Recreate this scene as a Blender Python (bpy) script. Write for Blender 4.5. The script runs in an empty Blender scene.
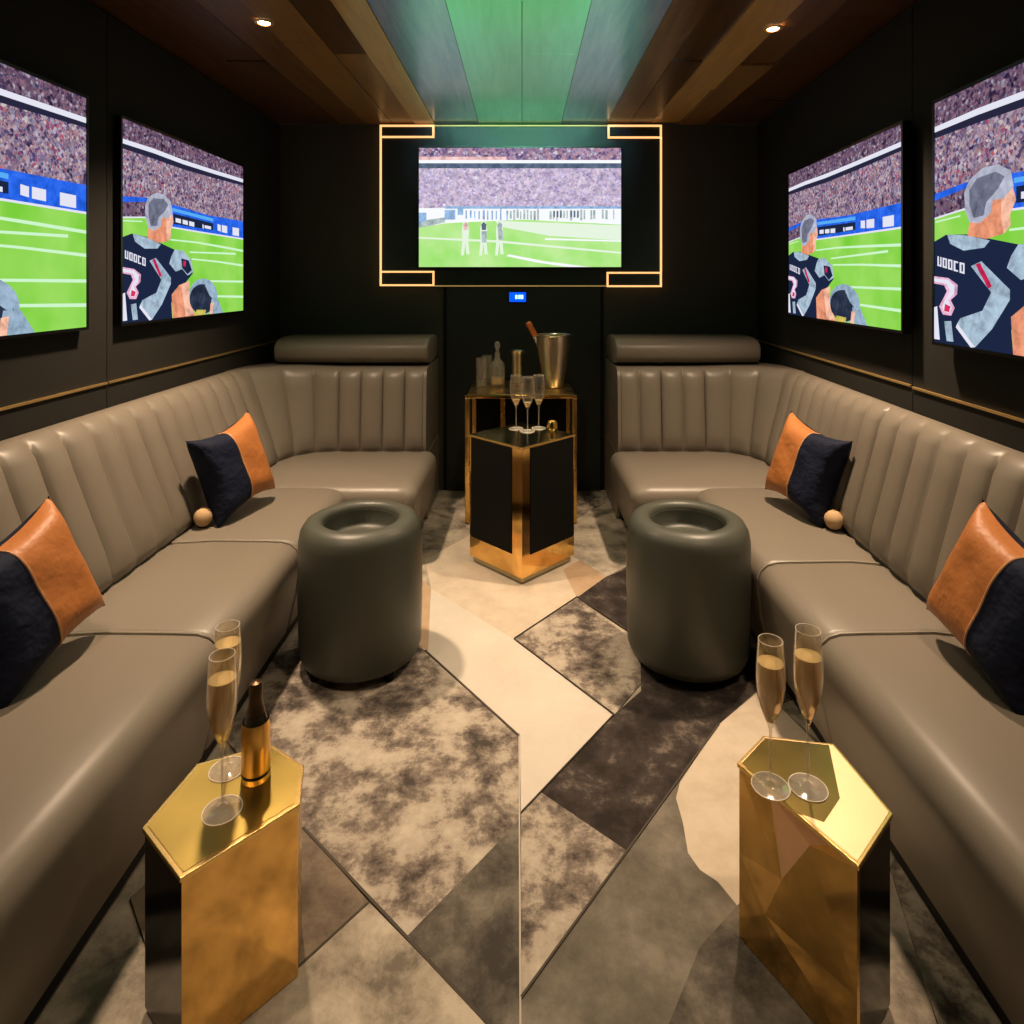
import bpy, bmesh, math, random
from math import sin, cos, pi
from mathutils import Vector, Matrix
random.seed(7)
COL = bpy.context.scene.collection
H, F, CX, CY = 1.3, 640.0, 522.0, 280.0     # camera height, focal length in pixels, horizon point
YB, CEIL, XL = 3.96, 2.26, -1.497
def XR(y): return 1.454-.0516*(YB-y)         # right-hand wall, very slightly splayed
def G(px, py, h=0.0):                        # a point of the photo measured on the level plane z = h
    y = F*(H-h)/(py-CY); return ((px-CX)*y/F, y)

# ------------------------------------------------------------------ materials
def mat(name, col, rough=.5, metal=0, spec=.5, trans=0, emit=None, es=0, ior=1.45, coat=0, sheen=0):
    m = bpy.data.materials.new(name); m.use_nodes = True
    b = m.node_tree.nodes['Principled BSDF']; i = b.inputs
    i['Base Color'].default_value = (*col, 1); i['Roughness'].default_value = rough
    i['Metallic'].default_value = metal; i['Specular IOR Level'].default_value = spec
    i['Transmission Weight'].default_value = trans; i['IOR'].default_value = ior
    i['Coat Weight'].default_value = coat; i['Sheen Weight'].default_value = sheen
    if emit: i['Emission Color'].default_value = (*emit, 1); i['Emission Strength'].default_value = es
    return m
def nodes(m):
    nt = m.node_tree; return nt, nt.nodes, nt.links, nt.nodes['Principled BSDF']
def noise(nt, scale, detail=4, rough=.6, vec=None, dist=0):
    n = nt.nodes.new('ShaderNodeTexNoise'); n.inputs['Scale'].default_value = scale
    n.inputs['Detail'].default_value = detail; n.inputs['Roughness'].default_value = rough
    n.inputs['Distortion'].default_value = dist
    if vec is None:
        tc = nt.nodes.new('ShaderNodeTexCoord'); vec = tc.outputs['Object']
    nt.links.new(vec, n.inputs['Vector']); return n
def ramp(nt, fac, stops):
    r = nt.nodes.new('ShaderNodeValToRGB'); e = r.color_ramp.elements
    while len(e) < len(stops): e.new(.5)
    for k, (p, c) in enumerate(stops): e[k].position = p; e[k].color = (*c, 1)
    nt.links.new(fac, r.inputs['Fac']); return r
def bump(m, scale, strength, dist=.002, detail=3):
    nt, ns, ln, b = nodes(m); n = noise(nt, scale, detail)
    bp = ns.new('ShaderNodeBump'); bp.inputs['Strength'].default_value = strength; bp.inputs['Distance'].default_value = dist
    ln.new(n.outputs['Fac'], bp.inputs['Height']); ln.new(bp.outputs['Normal'], b.inputs['Normal']); return m
def mottle(name, stops, scale=9, rough=.95, detail=8, dist=.1, sheen=.3):
    m = mat(name, (1, 1, 1), rough, spec=.15, sheen=0)
    nt, ns, ln, b = nodes(m); n = noise(nt, scale, detail, .72, dist=dist)
    r = ramp(nt, n.outputs['Fac'], stops); ln.new(r.outputs['Color'], b.inputs['Base Color'])
    n2 = noise(nt, 400, 2); bp = ns.new('ShaderNodeBump'); bp.inputs['Strength'].default_value = .35; bp.inputs['Distance'].default_value = .003
    ln.new(n2.outputs['Fac'], bp.inputs['Height']); ln.new(bp.outputs['Normal'], b.inputs['Normal']); return m

leather = bump(mat('grey_leather', (.180, .152, .120), .40, spec=.5), 260, .12, .001)
leather_dk = bump(mat('olive_grey_leather', (.058, .060, .047), .42, spec=.45), 260, .12, .001)
piping_m = mat('leather_piping', (.25, .22, .17), .45)
plinth_m = mat('black_plinth', (.008, .008, .007), .6)
rim_glass = mat('bright_glass_rim', (.95, .88, .75), .15, spec=1)
wallm = bump(mat('charcoal_wall_fabric', (.021, .019, .016), .85, spec=.2), 500, .3, .002)
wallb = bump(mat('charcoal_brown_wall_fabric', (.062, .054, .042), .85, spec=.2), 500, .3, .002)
doorm = mat('black_door', (.020, .024, .022), .5, spec=.4)
seamm = mat('black_seam', (.002, .002, .002), .9)
brass = mat('brass_trim', (.95, .66, .28), .45, 1)
def gold(name, c, r, d=.08):
    m = mat(name, c, r, 1)
    nt, ns, ln, b = nodes(m); n = noise(nt, 7, 5, .6, dist=.8)
    rr = ramp(nt, n.outputs['Fac'], [(.3, tuple(x*(1-d*4) for x in c)), (.62, c)])
    ln.new(rr.outputs['Color'], b.inputs['Base Color'])
    n2 = noise(nt, 5, 2); mr = ns.new('ShaderNodeMapRange'); mr.inputs['To Min'].default_value = r*.7; mr.inputs['To Max'].default_value = r*1.5
    ln.new(n2.outputs['Fac'], mr.inputs['Value']); ln.new(mr.outputs['Result'], b.inputs['Roughness']); return m
goldm = gold('polished_gold', (.98, .60, .19), .09)
gold_br = gold('aged_gold', (.80, .50, .15), .24, .1)
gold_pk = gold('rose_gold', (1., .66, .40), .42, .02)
gold_top = gold('gold_mirror_top', (.55, .40, .11), .28, .03)
reflect_g = gold('painted_ceiling_reflection', (.34, .25, .07), .22, .03)  # darker gold for the reflection painted on the right table
con_top = gold('console_gold_mirror', (.85, .60, .25), .25, .06)
gold_edge = mat('gold_edge', (1., .68, .25), .25, 1)
dark_mirror = mat('smoked_gold_mirror', (.42, .38, .24), .16, 1)
blackp = mat('black_panel', (.006, .006, .005), .75, spec=.12)
black_gl = mat('black_gloss', (.01, .009, .008), .12)
def thin_glass(name, tint=(.96, .95, .93), edge=1.0, base=.02):
    m = bpy.data.materials.new(name); m.use_nodes = True; nt = m.node_tree; nt.nodes.clear(); N = nt.nodes.new; Lk = nt.links.new
    t = N('ShaderNodeBsdfTransparent'); t.inputs[0].default_value = (*tint, 1)
    g = N('ShaderNodeBsdfGlossy'); g.inputs['Roughness'].default_value = .06; g.inputs[0].default_value = (1, .96, .9, 1)
    lw = N('ShaderNodeLayerWeight'); lw.inputs['Blend'].default_value = .25
    p = N('ShaderNodeMath'); p.operation = 'MULTIPLY_ADD'; p.inputs[1].default_value = edge*.55; p.inputs[2].default_value = .035; Lk(lw.outputs['Facing'], p.inputs[0])
    mx = N('ShaderNodeMixShader'); Lk(p.outputs[0], mx.inputs[0]); Lk(t.outputs[0], mx.inputs[1]); Lk(g.outputs[0], mx.inputs[2])
    d = N('ShaderNodeBsdfDiffuse'); d.inputs[0].default_value = (.9, .85, .75, 1); m2 = N('ShaderNodeMixShader')
    p2 = N('ShaderNodeMath'); p2.operation = 'POWER'; p2.inputs[1].default_value = 3; Lk(lw.outputs['Facing'], p2.inputs[0])
    p3 = N('ShaderNodeMath'); p3.operation = 'MULTIPLY_ADD'; p3.inputs[1].default_value = .5; p3.inputs[2].default_value = base; Lk(p2.outputs[0], p3.inputs[0])
    Lk(p3.outputs[0], m2.inputs[0]); Lk(mx.outputs[0], m2.inputs[1]); Lk(d.outputs[0], m2.inputs[2])
    o = N('ShaderNodeOutputMaterial'); Lk(m2.outputs[0], o.inputs['Surface']); return m
glass = thin_glass('clear_glass')
stem_glass = thin_glass('stem_glass', edge=1.3, base=.13)
wine = mat('champagne_liquid', (1., .74, .34), .2, trans=.3, ior=1.2, spec=.5)
steel = mat('brushed_steel', (.62, .55, .45), .28, 1)
copper = mat('copper_lining', (1., .58, .22), .3, 1)
foil = mat('orange_foil', (.75, .20, .05), .35, .4)
label_m = mat('white_label', (.75, .7, .6), .6)
green_gl = mat('dark_bottle_glass', (.02, .018, .012), .08)
tan = bump(mat('tan_suede', (.50, .33, .17), .8), 300, .5, .002)
orange = bump(mat('cognac_leather', (.42, .15, .04), .48, spec=.5), 14, .35, .02)
navy = bump(mat('navy_velvet', (.005, .008, .024), .75, spec=.25), 12, .5, .03)
pipe_or = mat('cognac_piping', (.55, .28, .13), .45)
bezel = mat('tv_black', (.006, .006, .006), .25)
surround = mat('black_surround', (.016, .019, .015), .35)
white_em = mat('lamp_lens', (1, 1, 1), .5, emit=(1, .78, .5), es=40)
led_em = mat('warm_led_strip', (1, .8, .5), .5, emit=(1, .50, .18), es=1.35)
led_lo = mat('brass_led_channel', (.8, .5, .2), .5, emit=(1, .58, .2), es=.22)
blue_em = mat('blue_display', (0, .1, .6), .5, emit=(.0, .07, 1), es=1.5)
blue_wh = mat('display_digits', (.5, .8, 1), .5, emit=(.35, .75, 1), es=3)

# ------------------------------------------------------------------ mesh helpers
class MB:
    def __init__(s): s.v = []; s.f = []; s.mi = []; s.mats = []; s.uv = None
    def m(s, material):
        if material not in s.mats: s.mats.append(material)
        return s.mats.index(material)
    def add(s, vs, fs, material):
        o = len(s.v); k = s.m(material); s.v += [tuple(p) for p in vs]
        for f in fs: s.f.append([o+i for i in f]); s.mi.append(k)
        return s
    def box(s, x0, x1, y0, y1, z0, z1, material):
        vs = [(x, y, z) for z in (z0, z1) for y in (y0, y1) for x in (x0, x1)]
        return s.add(vs, [(0, 2, 3, 1), (4, 5, 7, 6), (0, 1, 5, 4), (2, 6, 7, 3), (0, 4, 6, 2), (1, 3, 7, 5)], material)
    def prism(s, pts, z0, z1, material, top=None, side=None):
        n = len(pts); vs = [(x, y, z0) for x, y in pts]+[(x, y, z1) for x, y in pts]
        area = sum(pts[i][0]*pts[(i+1) % n][1]-pts[(i+1) % n][0]*pts[i][1] for i in range(n))
        fs = [tuple(range(n-1, -1, -1)), tuple(range(n, 2*n))]+[(i, (i+1) % n, n+(i+1) % n, n+i) for i in range(n)]
        if area < 0: fs = [tuple(reversed(f)) for f in fs]
        return s.add(vs, fs, material)
    def lathe(s, prof, material, n=40, c=(0, 0, 0)):
        vs = []; fs = []
        for r, z in prof:
            for k in range(n): a = 2*pi*k/n; vs.append((c[0]+r*cos(a), c[1]+r*sin(a), c[2]+z))
        for i in range(len(prof)-1):
            for k in range(n): fs.append((i*n+k, i*n+(k+1) % n, (i+1)*n+(k+1) % n, (i+1)*n+k))
        return s.add(vs, fs, material)
    def tube(s, pts, r, material, n=8):
        pts = [Vector(p) for p in pts]; vs = []; fs = []
        for i, p in enumerate(pts):
            t = (pts[min(i+1, len(pts)-1)]-pts[max(i-1, 0)]).normalized()
            a = t.orthogonal() if i == 0 else a
            a = (a-t*a.dot(t)).normalized(); b = t.cross(a)
            for k in range(n): q = 2*pi*k/n; vs.append(p+a*r*cos(q)+b*r*sin(q))
        for i in range(len(pts)-1):
            for k in range(n): fs.append((i*n+k, i*n+(k+1) % n, (i+1)*n+(k+1) % n, (i+1)*n+k))
        fs += [tuple(range(n-1, -1, -1)), tuple(range((len(pts)-1)*n, len(pts)*n))]
        return s.add(vs, fs, material)
    def build(s, name, parent=None, smooth=False, bevel=0, seg=3, angle=40, clean=True):
        me = bpy.data.meshes.new(name); me.from_pydata(s.v, [], s.f)
        for m_ in s.mats: me.materials.append(m_)
        me.polygons.foreach_set('material_index', s.mi)
        if clean:
            bm = bmesh.new(); bm.from_mesh(me); bmesh.ops.remove_doubles(bm, verts=bm.verts, dist=1e-6)
            bmesh.ops.recalc_face_normals(bm, faces=bm.faces); bm.to_mesh(me); bm.free()
        if smooth: me.polygons.foreach_set('use_smooth', [True]*len(me.polygons)); me.set_sharp_from_angle(angle=math.radians(angle))
        o = bpy.data.objects.new(name, me); COL.objects.link(o)
        if parent: o.parent = parent
        if bevel:
            b = o.modifiers.new('bevel', 'BEVEL'); b.width = bevel; b.segments = seg; b.limit_method = 'ANGLE'
            me.polygons.foreach_set('use_smooth', [True]*len(me.polygons)); w = o.modifiers.new('wn', 'WEIGHTED_NORMAL'); w.keep_sharp = False
        return o
def empty(name, loc, label, cat, group=None, rot=(0, 0, 0)):
    o = bpy.data.objects.new(name, None); COL.objects.link(o); o.location = loc; o.rotation_euler = rot; o.empty_display_size = .05
    o['label'] = label; o['category'] = cat
    if group: o['group'] = group
    return o
def tag(o, label, cat, group=None):
    o['label'] = label; o['category'] = cat
    if group: o['group'] = group
    return o
def struct(o): o['kind'] = 'structure'; return o
def copy_tree(o, parent=None):
    c = o.copy(); COL.objects.link(c)
    if parent: c.parent = parent
    for ch in [x for x in bpy.data.objects if x.parent == o]: copy_tree(ch, c)
    return c

# ------------------------------------------------------------------ the room
YF = -1.6
b = MB(); b.box(XL-.1, XL, YF, YB+.1, 0, CEIL, wallm)
b.box(XL, XL+.0015, 2.306, 2.312, 0, CEIL, seamm); b.box(XL, XL+.0015, .9, .906, 0, CEIL, seamm)
struct(b.build('wall_left'))
b = MB(); pr = [(XR(YF), YF), (XR(YF)+.1, YF), (XR(YB)+.1, YB+.1), (XR(YB), YB)]; b.prism(pr, 0, CEIL, wallm)
for y in (2.235, .9):
    b.prism([(XR(y)-.0015, y), (XR(y)+.01, y), (XR(y)+.01, y+.006), (XR(y)-.0015, y+.006)], 0, CEIL, seamm)
struct(b.build('wall_right'))
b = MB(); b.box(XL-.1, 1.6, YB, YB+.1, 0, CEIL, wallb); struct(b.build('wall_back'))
b = MB(); b.box(XL-.1, 1.3, YF-.1, YF, 0, CEIL, wallm); struct(b.build('wall_front'))
# door in the back wall
b = MB(); b.box(-.464, .483, YB-.012, YB-.001, 0, 1.255, doorm); d = struct(b.build('door_1'))
b = MB(); b.box(-.486, -.464, YB-.006, YB-.001, 0, 1.255, seamm); b.box(.483, .505, YB-.006, YB-.001, 0, 1.255, seamm); b.build('door_gap', d)
# brass trims
b = MB(); zt = H-.371
b.box(XL, XL+.006, YF, 2.304, zt-.004, zt+.004, brass); b.box(XL, XL+.006, 2.314, YB-.002, zt-.004, zt+.004, brass); struct(b.build('trim_1'))
b = MB()
for y0, y1, dz in ((YF, 2.23, -.004), (2.242, YB-.002, 0)):
    b.prism([(XR(y0)-.006, y0), (XR(y0), y0), (XR(y1), y1), (XR(y1)-.006, y1)], zt-.004+dz, zt+.004+dz, brass)
struct(b.build('trim_2'))

# ceiling: long planks with small steps
def wood(name, c1, c2, rough=.35):
    m = mat(name, c1, rough, spec=.5)
    nt, ns, ln, bs = nodes(m); tc = ns.new('ShaderNodeTexCoord'); mp = ns.new('ShaderNodeMapping')
    mp.inputs['Scale'].default_value = (14, 1.2, 8); ln.new(tc.outputs['Object'], mp.inputs['Vector'])
    n = noise(nt, 2.2, 6, .65, mp.outputs['Vector'], .5); r = ramp(nt, n.outputs['Fac'], [(.3, c1), (.7, c2)])
    ln.new(r.outputs['Color'], bs.inputs['Base Color']); return m
woods = [wood('wood_dark', (.05, .022, .009), (.11, .05, .018)), wood('wood_mid', (.17, .085, .03), (.28, .14, .045)),
         wood('wood_walnut', (.09, .04, .016), (.18, .085, .03)), wood('wood_light', (.38, .21, .07), (.52, .30, .10))]
grn = wood('green_plank', (.13, .30, .15), (.17, .36, .19), .22)
blu = wood('blue_grey_plank', (.13, .16, .17), (.22, .22, .2), .22)  # centre planks coloured green, the pair beside them blue-grey
b = MB(); b.box(XL-.1, 1.6, YF, YB+.1, CEIL+.02, CEIL+.06, woods[0])
edges = [-1.6, -1.3, -1.13, -.97, -.80, -.66, -.535, -.264, 0, .24, .52, .66, .80, .97, 1.13, 1.3, 1.6]
pick = {0: 0, 1: 0, 2: 2, 3: 1, 4: 0, 5: 3, 10: 1, 11: 0, 12: 3, 13: 2, 14: 0, 15: 0}
for k in range(len(edges)-1):
    x0, x1 = edges[k]+.0015, edges[k+1]-.0015
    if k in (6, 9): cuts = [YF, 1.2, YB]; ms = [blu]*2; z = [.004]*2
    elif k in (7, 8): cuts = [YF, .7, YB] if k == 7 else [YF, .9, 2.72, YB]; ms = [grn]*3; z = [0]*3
    else:
        cuts = [YF]; y = YF+random.uniform(.4, 1.2)
        while y < YB-.3: cuts.append(y); y += random.uniform(.9, 1.5)
        cuts.append(YB); ms = [woods[pick[k]] if random.random() < .6 else random.choice(woods[:3]) for _ in cuts]
        z = [random.choice((0, .006, .012)) for _ in cuts]
    for j in range(len(cuts)-1):
        b.box(x0, x1, cuts[j]+.001, cuts[j+1]-.001, CEIL+z[j], CEIL+.03, ms[j])
struct(b.build('ceiling'))

# floor: patchwork carpet in cut hide-like pieces
cream = mottle('carpet_cream', [(.3, (.40, .33, .25)), (.6, (.50, .43, .34))], 6)
white = mottle('carpet_white', [(.3, (.45, .405, .345)), (.7, (.52, .475, .41))], 4)
mott = mottle('carpet_mottled', [(.39, (.055, .045, .04)), (.48, (.17, .14, .115)), (.54, (.32, .275, .22)), (.66, (.42, .37, .30))], 6.5)
mott_l = mottle('carpet_mottled_light', [(.36, (.14, .12, .095)), (.48, (.30, .26, .205)), (.62, (.44, .385, .305))], 6)
dark = mottle('carpet_dark', [(.42, (.022, .017, .015)), (.56, (.045, .036, .032)), (.68, (.16, .13, .105))], 7)
grey = mottle('carpet_shadow_grey', [(.38, (.09, .08, .064)), (.5, (.14, .125, .10)), (.62, (.21, .185, .15))], 3.5)
brown = mottle('carpet_brown', [(.38, (.085, .066, .052)), (.62, (.21, .165, .12))], 7)
dgrey = mottle('carpet_dark_grey', [(.38, (.045, .04, .034)), (.5, (.09, .08, .065)), (.64, (.17, .15, .12))], 7)
tanp = mottle('carpet_tan', [(.3, (.30, .20, .12)), (.7, (.46, .34, .23))], 5)
edge_c = mat('carpet_seam', (.07, .06, .05), 1, spec=0)
lt_edge = mat('carpet_light_seam', (.40, .36, .30), 1, spec=0)
b = MB(); b.box(XL-.1, 1.6, YF, YB+.1, -.06, 0, mott_l)
lev = [0]
def patch(pts, m_):
    lev[0] += .00035; P = [(G(*p) if p[1] > 290 else p) for p in pts]
    b.prism(P, 0, lev[0], m_)
def line(p, q, m_, w=.0022):
    lev[0] += .00002; (x0, y0), (x1, y1) = G(*p), G(*q); dx, dy = x1-x0, y1-y0; L = math.hypot(dx, dy); nx, ny = -dy/L*w, dx/L*w
    z = lev[0]+.0006; b.prism([(x0-nx, y0-ny), (x1-nx, y1-ny), (x1+nx, y1+ny), (x0+nx, y0+ny)], 0, z, m_)
patch([(300, 486), (520, 486), (520, 600), (250, 600)], mott_l)                    # far left
patch([(425, 560), (470, 535), (610, 535), (577, 598), (514, 640), (431, 589)], cream)
patch([(563, 570), (606, 545), (640, 572), (577, 598)], tanp)
patch([(520, 486), (760, 486), (760, 560), (606, 577), (540, 525)], mott)
patch([(575, 520), (612, 500), (680, 540), (606, 577), (560, 548)], mott_l)
patch([(606, 577), (577, 598), (640, 640), (740, 600), (690, 545)], dark)          # by right ottoman
patch([(431, 589), (514, 640), (614, 716), (521, 815), (519, 737), (425, 652), (400, 620)], white)
patch([(400, 560), (431, 589), (428, 652), (380, 620)], tanp)
patch([(514, 640), (577, 598), (660, 662), (614, 716)], mott)
patch([(640, 640), (720, 600), (820, 690), (719, 726), (641, 692)], dark)
patch([(614, 716), (641, 692), (719, 726), (627.5, 853), (541, 794)], dark)
patch([(521, 815), (541, 794), (627.5, 853), (521, 1000)], mott)
patch([(719, 726), (760, 690), (860, 780), (780, 1150), (521, 1150), (521, 1000)], grey)  # grey tone paints a shadow into this carpet piece
patch([(719, 726), (762, 690), (900, 830), (750, 925), (735, 905), (718, 884), (700, 872), (688, 855), (683, 825), (676, 800), (680, 784)], cream)
patch([(425, 652), (519, 737), (521, 1062), (500, 1040), (303, 830), (190, 700), (330, 600)], mott)
patch([(519, 823), (408, 938), (487, 1024), (521, 1060)], dgrey)
patch([(303, 830), (369, 905), (303, 965), (240, 1024), (150, 960), (130, 900), (250, 800)], brown)
patch([(369, 905), (500, 1040), (400, 1200), (100, 1200), (240, 1024)], mott_l)
patch([(700, 950), (745, 900), (800, 960), (900, 1100), (640, 1100)], dgrey)
patch([(890, 870), (900, 850), (1024, 1010), (1040, 1100), (960, 1100)], mott)
line((519, 735), (521, 1150), lt_edge, .0018); line((425, 652), (519, 738), edge_c, .003); line((303, 830), (500, 1040), edge_c, .003)
line((719, 726), (521, 1001), edge_c); line((614, 716), (521, 815), edge_c, .0015); line((514, 640), (614, 716), edge_c, .0015)
line((514, 640), (577, 598), edge_c, .0015); line((369, 905), (240, 1024), edge_c); line((577, 598), (640, 640), edge_c, .0015)
struct(b.build('floor'))
CZ = lev[0]+.001                               # things on the carpet stand on its pile

# ------------------------------------------------------------------ sofas
SEAT = .38
def sofa(s, label, xpath, r, cuts, xend, xbend, xfront):
    """s=-1 left, +1 right. xpath(y): backrest foot line distance from the room axis."""
    root = empty('corner_sofa', (s*1.0, 2.4, 0), label, 'sofa', 'channel-backed corner sofas')
    off = Vector((-s*1.0, -2.4, 0))
    YP = 3.44; R = .24; y0 = .25
    def wallx(y): return (-XL if s < 0 else XR(y))
    # plan path
    P = []                                       # (x, y, nx, ny, along side 0..1 back)
    yc = YP-R; xc = xpath(yc)-R; n = 330
    L1 = yc-y0
    for i in range(n+1):
        y = y0+L1*i/n; P.append((xpath(y), y, -1, 0, 0))
    for i in range(1, 41):
        a = pi/2*i/40; P.append((xc+R*cos(a), yc+R*sin(a), -cos(a), -sin(a), i/40))
    L2 = xc-xbend
    for i in range(1, 121): P.append((xc-L2*i/120, YP, 0, -1, 1))
    # arc length channels
    sl = [0]
    for i in range(1, len(P)): sl.append(sl[-1]+math.hypot(P[i][0]-P[i-1][0], P[i][1]-P[i-1][1]))
    W = .118; tot = sl[-1]
    vs = []; fs = []; m_ = 0
    for i, (x, y, nx, ny, t) in enumerate(P):
        q = ((tot-sl[i])/W) % 1.0; bl = (4*q*(1-q))**.42*.034
        if tot-sl[i] < W*.15: bl = .02
        ztop = .848-.024*t; rr = r*(1-t)+.03*t; rb = (wallx(y)-xpath(y)-.008)*(1-t)+.505*t
        if 0 < t < 1: rb = max(rb, .2)
        prof = [(-.01, .20), (-.01, .36), (bl*.35, .392), (-rr*.08+bl*.85, .415), (-rr*.22+bl, .48), (-rr*.5+bl, .60), (-rr*.78+bl, .72), (-rr*.93+bl*.95, ztop-.055),
                (-rr-.004+bl*.6, ztop-.02), (-rr-.022+bl*.3, ztop-.003), (-rr-.04, ztop), (-max(rb, rr+.045), ztop-.008), (-max(rb, rr+.045), .2)]
        m_ = len(prof)
        for d_, z in prof: vs.append(Vector((s*(x+nx*d_), y+ny*d_, z))+off)
    for i in range(len(P)-1):
        for k in range(m_): fs.append((i*m_+k, i*m_+(k+1) % m_, (i+1)*m_+(k+1) % m_, (i+1)*m_+k))
    fs += [tuple(range(m_)), tuple(range((len(P)-1)*m_, len(P)*m_))]
    MB().add(vs, fs, leather).build('backrest', root, smooth=True, angle=50)
    # seats: front profile swept along the run
    prof = [(.045, .07), (.014, .2), (.002, .29), (0, .325), (.010, .352), (.030, .370), (.060, .379), (.12, .381), (.30, .383), (9, .372), (9, .07)]
    def cushion(y0_, y1_):
        vs = []; st = [(y0_+.001, .010), (y0_+.006, .004), (y0_+.02, .0), (y1_-.02, .0), (y1_-.006, .004), (y1_-.001, .010)]
        for y, dr in st:
            for d_, z in prof:
                x = xfront+d_+dr if d_ < 9 else xpath(y)+.008
                vs.append(Vector((s*x, y, z-(dr if z > .1 else 0)))+off)
        k = len(prof); fs = [(i*k+j, i*k+(j+1) % k, (i+1)*k+(j+1) % k, (i+1)*k+j) for i in range(len(st)-1) for j in range(k)]
        fs += [tuple(range(k)), tuple(range((len(st)-1)*k, len(st)*k))]
        o = MB().add(vs, fs, leather).build('seat_cushion', root, smooth=True, angle=60)
        # piping along the seam
        pts = [Vector((s*(xfront+d_+.004), y1_, z-.001))+off for d_, z in prof[3:9]]+[Vector((s*(xpath(y1_)-.01), y1_, .374))+off]
        if y1_ < 2.8: MB().tube(pts, .0035, piping_m, 6).build('piping', o, smooth=True)
    for a_, c_ in zip(cuts[:-1], cuts[1:]): cushion(a_, c_)
    # corner / back-run seat with rounded free end
    yf = cuts[-1]; pts = []
    rad = .07; cx, cy = xend+rad, yf+rad
    out = [(xpath(3.2)+.0, yf), ]
    for i in range(9): a = -pi/2-(pi/2)*i/8; out.append((cx+rad*cos(a), cy+rad*sin(a)))
    out += [(xend-.01, YP+.008), (xpath(3.2)+.0, YP+.008)]
    rings = [(.045, .07), (.014, .2), (.002, .29), (0, .325), (.010, .352), (.030, .370), (.060, .379)]
    vs = []; nn = len(out); mx = (xend+xpath(3.2))/2; my = (yf+YP)/2
    def inset(p, d_):
        x, y = p
        x2 = x+d_ if x < mx else x; y2 = y+d_ if y < my else y
        return x2, y2
    for d_, z in rings:
        for p in out: x, y = inset(p, d_); vs.append(Vector((s*x, y, z))+off)
    fs = [(i*nn+j, i*nn+(j+1) % nn, (i+1)*nn+(j+1) % nn, (i+1)*nn+j) for i in range(len(rings)-1) for j in range(nn)]
    fs += [tuple(range(nn)), tuple(range((len(rings)-1)*nn, len(rings)*nn))]
    MB().add(vs, fs, leather).build('seat_cushion', root, smooth=True, angle=60)
    # plinth
    q = MB(); o2 = .07
    pl = [(xfront+o2, y0+.02), (xpath(y0)+.1, y0+.02), (xpath(3)+.1, 3.5), (xbend+.02, 3.5), (xbend+.02, YP), (xend+o2, YP), (xend+o2, yf+o2), (xfront+o2, yf+o2)]
    q.prism([(s*x+off.x, y+off.y) for x, y in pl], CZ, .085, plinth_m); q.build('plinth', root)
    # end panel of the back run, closing the thick back to the wall
    q = MB(); x0_ = min(s*(xbend-.004), s*(xbend+.018)); x1_ = max(s*(xbend-.004), s*(xbend+.018))
    q.box(x0_+off.x, x1_+off.x, YP+.03+off.y, YB-.014+off.y, CZ, .36, leather); q.build('end_panel', root, bevel=.006)
    # bolster along the back wall
    prof = []
    for k in range(28):
        a = 2*pi*k/28; c_, s_ = cos(a), sin(a)
        prof.append((3.722+.216*math.copysign(abs(c_)**.6, c_), .903+.076*math.copysign(abs(s_)**.75, s_)))
    xs = [(xbend+.002, .9), (xbend+.004, .96), (xbend+.009, .99), (xbend+.03, 1), (wallx(3.8)-.15, 1), (wallx(3.8)-.135, .97), (wallx(3.8)-.13, .88)]
    vs = []
    for x, sc in xs:
        for y, z in prof: vs.append(Vector((s*x, 3.722+(y-3.722)*sc, .903+(z-.903)*sc))+off)
    k = 28; fs = [(i*k+j, i*k+(j+1) % k, (i+1)*k+(j+1) % k, (i+1)*k+j) for i in range(len(xs)-1) for j in range(k)]
    fs += [tuple(range(k)), tuple(range((len(xs)-1)*k, len(xs)*k))]
    MB().add(vs, fs, leather).build('bolster', root, smooth=True, angle=60)
    return root
sofa(-1, 'grey leather corner sofa with fluted back along the left wall', lambda y: 1.243, .165, [.25, .95, 1.668, 2.256, 2.844], .47, .515, .78)
sofa(1, 'grey leather corner sofa with fluted back along the right wall', lambda y: 1.235-.0516*(3.2-y), .115, [.25, .95, 1.668, 2.088, 2.844], .485, .515, .765)

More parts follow.
